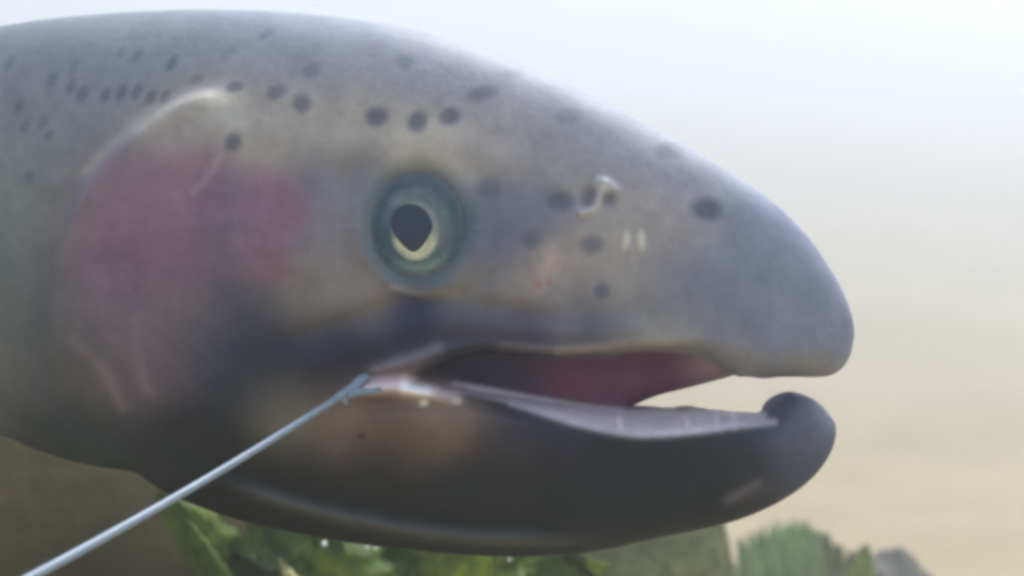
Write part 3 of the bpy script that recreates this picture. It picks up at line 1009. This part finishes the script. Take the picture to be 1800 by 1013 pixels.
def leaf(parent, root, tip, width, bulge, seed, mat, serr=0.0, teeth=9, wav=0.12, vein=True, nl=28, nw=14, roundness=0.9):
    """blade from root to tip, cupped, wavy, with an uneven or toothed rim and real thickness"""
    root, tip = Vector(root), Vector(tip)
    ax = tip - root
    L = ax.length
    d_ = ax.normalized()
    nrm = Vector((0.15 * math.sin(seed * 3), -1, 0.45)).normalized()
    side = d_.cross(nrm).normalized()
    nrm = side.cross(d_).normalized()
    rows = []
    for i in range(nl + 1):
        t = i / nl
        w = width * max(0.0, math.sin(math.pi * (0.04 + 0.94 * t) ** roundness)) ** 0.62
        tooth = 1 + serr * (abs(((t * teeth + 0.3 * math.sin(seed)) % 1) * 2 - 1) - 0.5)
        w *= tooth * (1 + 0.12 * mnoise.noise(Vector((t * 3.1, seed, 0.2))))
        row = []
        for j in range(nw + 1):
            s_ = j / nw * 2 - 1
            c_ = root + ax * t + side * (w * s_)
            # ragged tip: outer cells reach past or fall short
            c_ += d_ * (L * 0.10 * serr * 2 * mnoise.noise(Vector((s_ * 6, seed, t * 2))) * t)
            c_ += nrm * (bulge * L * math.sin(math.pi * t) * (1 - 0.5 * s_ * s_) - 0.25 * w * s_ * s_
                         + wav * width * math.sin(7 * t + seed + 3 * s_) * abs(s_) + 0.06 * width * mnoise.noise(Vector((t * 5, s_ * 3, seed)))
                         + 0.05 * width * math.sin(t * 34 + abs(s_) * 7) * abs(s_))
            row.append(c_)
        rows.append(row)
    V_, F_ = [], []
    th = 0.0006
    for sgn in (1, -1):
        for row in rows:
            for c_ in row:
                V_.append(c_ + nrm * th * sgn)
    m = nw + 1
    off = (nl + 1) * m
    for i in range(nl):
        for j in range(nw):
            a = i * m + j
            F_.append((a, a + 1, a + m + 1, a + m))
            F_.append((off + a + m, off + a + m + 1, off + a + 1, off + a))
    for i in range(nl):
        for j in (0, nw):
            a = i * m + j
            F_.append((a, a + m, off + a + m, off + a))
    for i in (0, nl):
        for j in range(nw):
            a = i * m + j
            F_.append((a, a + 1, off + a + 1, off + a))
    lf = mesh_obj('leaf', V_, F_, mat, parent)
    if vein:
        path = [rows[i][nw // 2] + nrm * 0.0008 for i in range(nl + 1)]
        Vv, Ff = tube(path, [0.0016 * (1 - 0.75 * i / nl) for i in range(nl + 1)], 6)
        mesh_obj('vein', Vv, Ff, m_vein, lf)
    return lf

def plant(label, base, leaves, mat_default, group=None):
    """base: world point on the bed; leaves: (root px, root py, tip px, tip py, distance, width, material, kwargs)"""
    e = bpy.data.objects.new('water_plant', None)
    scene.collection.objects.link(e)
    e.empty_display_size = 0.02
    tag(e, label, 'plant', group)
    for i, (r_, t_, wd, mt, kw) in enumerate(leaves):
        root, tip = WP(*r_), WP(*t_)
        path = []
        for k_ in range(9):
            q_ = k_ / 8
            pp = Vector(base).lerp(root, q_)
            pp.z = base[2] - 0.01 + (root.z - base[2] + 0.01) * q_ ** 0.8
            path.append(pp)
        Vv, Ff = tube(path, [0.0026 - 0.0008 * k_ / 8 for k_ in range(9)], 8)
        mesh_obj('stem', Vv, Ff, m_stem, e)
        kw = dict(kw)
        leaf(e, root, tip, wd, kw.pop('bulge', 0.12), 1.7 * i + len(label), mt or mat_default, **kw)
    return e

dz = 0.62
pl1 = plant("dark green water plant with pale leaf tips just under the fishing line", (WP(430, 1000, dz).x, WP(430, 1000, dz).y, 0.0), [
    ((560, 1180, .66), (285, 862, .63), 0.014, m_leaf, dict(bulge=.10, vein=False, serr=0.22, teeth=10, wav=0.22, nl=44, nw=18)),
    ((450, 1120, .60), (316, 900, .585), 0.0045, m_leaf, dict(bulge=.10, vein=False, serr=0.33, teeth=9, wav=0.31, nl=44, nw=18)),
    ((660, 1200, .66), (440, 900, .64), 0.030, m_leaf, dict(bulge=.16, vein=False, serr=0.19, teeth=6, wav=0.36, nl=44, nw=18)),
    ((470, 1240, .64), (430, 975, .61), 0.024, m_leaf_d, dict(bulge=.12, vein=False, serr=0.26, teeth=10, wav=0.24, nl=44, nw=18)),
    ((640, 1230, .62), (585, 930, .61), 0.028, m_leaf, dict(bulge=.2, vein=False, serr=0.34, teeth=9, wav=0.30, nl=44, nw=18)),
    ((590, 1140, .56), (492, 985, .555), 0.0035, m_leaf_t, dict(bulge=.2, vein=False, serr=0.27, teeth=9, wav=0.32, nl=44, nw=18)),
], m_leaf)
dz = 0.68
pl2 = plant("bright yellow-green water plant with broad leaves below the trout's lower jaw", (WP(800, 1000, dz).x, WP(800, 1000, dz).y, 0.0), [
    ((760, 1240, .70), (690, 915, .67), 0.036, m_leaf, dict(bulge=.14, vein=False, serr=0.20, teeth=11, wav=0.23, nl=44, nw=18)),
    ((840, 1240, .70), (800, 920, .66), 0.036, m_leaf, dict(bulge=.16, vein=False, serr=0.33, teeth=9, wav=0.33, nl=44, nw=18)),
    ((930, 1250, .72), (930, 905, .70), 0.040, m_leaf_y, dict(bulge=.12, vein=False, serr=0.29, teeth=6, wav=0.23, nl=44, nw=18)),
    ((790, 1260, .64), (845, 975, .61), 0.016, m_leaf_y, dict(bulge=.2, vein=False, serr=0.33, teeth=6, wav=0.25, nl=44, nw=18)),
    ((690, 1260, .63), (650, 985, .61), 0.018, m_leaf, dict(bulge=.2, vein=False, serr=0.18, teeth=8, wav=0.29, nl=44, nw=18)),
    ((980, 1260, .68), (990, 950, .66), 0.022, m_leaf, dict(bulge=.12, vein=False, serr=0.30, teeth=9, wav=0.33, nl=44, nw=18)),
], m_leaf)
dz = 1.2
pl3 = plant("olive water plant with a straight-edged leaf behind the tip of the lower jaw", (WP(1120, 1000, dz).x, WP(1120, 1000, dz).y, 0.0), [
    ((1050, 1230, 1.2), (1045, 880, 1.2), 0.055, m_leaf_o, dict(bulge=.08, vein=False)),
    ((1190, 1330, 1.25), (1180, 790, 1.22), 0.056, m_leaf_o, dict(bulge=.03, wav=.03, vein=False)),
    ((1130, 1240, 1.12), (1110, 950, 1.1), 0.04, m_leaf_o, dict(bulge=.1, vein=False)),
], m_leaf_o)
dz = 1.6
fan = [((1400, 1280, 1.66), (1398, 930, 1.64), 0.080, m_leaf_p, dict(bulge=.05, serr=.3, teeth=15, roundness=1.3, vein=False, nw=22, nl=44))]
for i in range(17):
    t = i / 16
    u_ = 1302 + 206 * t + random.uniform(-5, 5)
    top_ = 915 + 70 * abs((t - 0.40) / 0.6) ** 2.2 + random.uniform(-7, 9)
    dd = random.uniform(1.50, 1.58)
    fan.append(((1360 + 90 * t, 1230, dd), (u_, top_, dd - 0.02), random.uniform(0.007, 0.014), (m_leaf_o if t > 0.72 else m_leaf_p),
                dict(bulge=.06, serr=.35, teeth=9, roundness=1.1, vein=False, nl=26, nw=6)))
fan.append(((1480, 1230, 1.50), (1520, 962, 1.49), 0.020, m_leaf_y, dict(bulge=.08, serr=.4, teeth=10, vein=False)))
pl4 = plant("pale green water plant with a ragged rounded fan of leaves beside the grey stone", (WP(1390, 1000, dz).x, WP(1390, 1000, dz).y, 0.0), fan, m_leaf_p)

# small air bubbles held on the leaves
for (a, b_, dd, r_) in ((570, 956, .575, .0011), (645, 962, .60, .0008), (661, 964, .60, .0007), (836, 978, .62, .0008), (896, 984, .62, .0007)):
    c_ = WP(a, b_, dd)
    V_, F_ = [], []
    for i in range(9):
        th = math.pi * i / 8
        for j in range(12):
            ph = 2 * math.pi * j / 12
            V_.append((r_ * math.sin(th) * math.cos(ph), r_ * math.sin(th) * math.sin(ph), r_ * 0.85 * math.cos(th)))
    for i in range(8):
        for j in range(12):
            k_ = (j + 1) % 12
            F_.append((i * 12 + j, (i + 1) * 12 + j, (i + 1) * 12 + k_, i * 12 + k_))
    o = mesh_obj('air_bubble', V_, F_, m_bub)
    o.location = c_
    tag(o, "tiny bright air bubble by the green leaves under the trout's jaw", 'bubble', 'air bubbles by the leaves')

# ------------------------------------------------------------------ cloudy water
hz = bpy.data.materials.new('cloudy_water')
hz.use_nodes = True
nt = hz.node_tree
nt.nodes.clear()
out = nt.nodes.new('ShaderNodeOutputMaterial')
pvn = nt.nodes.new('ShaderNodeVolumePrincipled')
pvn.inputs['Color'].default_value = (0.89,0.93,0.96,1)
pvn.inputs['Density'].default_value = HAZE_DENSITY
pvn.inputs['Anisotropy'].default_value = 0.6
nt.links.new(pvn.outputs[0], out.inputs['Volume'])
x0, x1, y0, y1, z0, z1 = -62, 62, -62, 62, -1.1, 4.6
V_ = [(x0, y0, z0), (x1, y0, z0), (x1, y1, z0), (x0, y1, z0), (x0, y0, z1), (x1, y0, z1), (x1, y1, z1), (x0, y1, z1)]
F_ = [(3, 2, 1, 0), (4, 5, 6, 7), (0, 1, 5, 4), (1, 2, 6, 5), (2, 3, 7, 6), (3, 0, 4, 7)]
haze = mesh_obj('haze', V_, F_, hz, smooth=False)
tag(haze, kind='stuff')
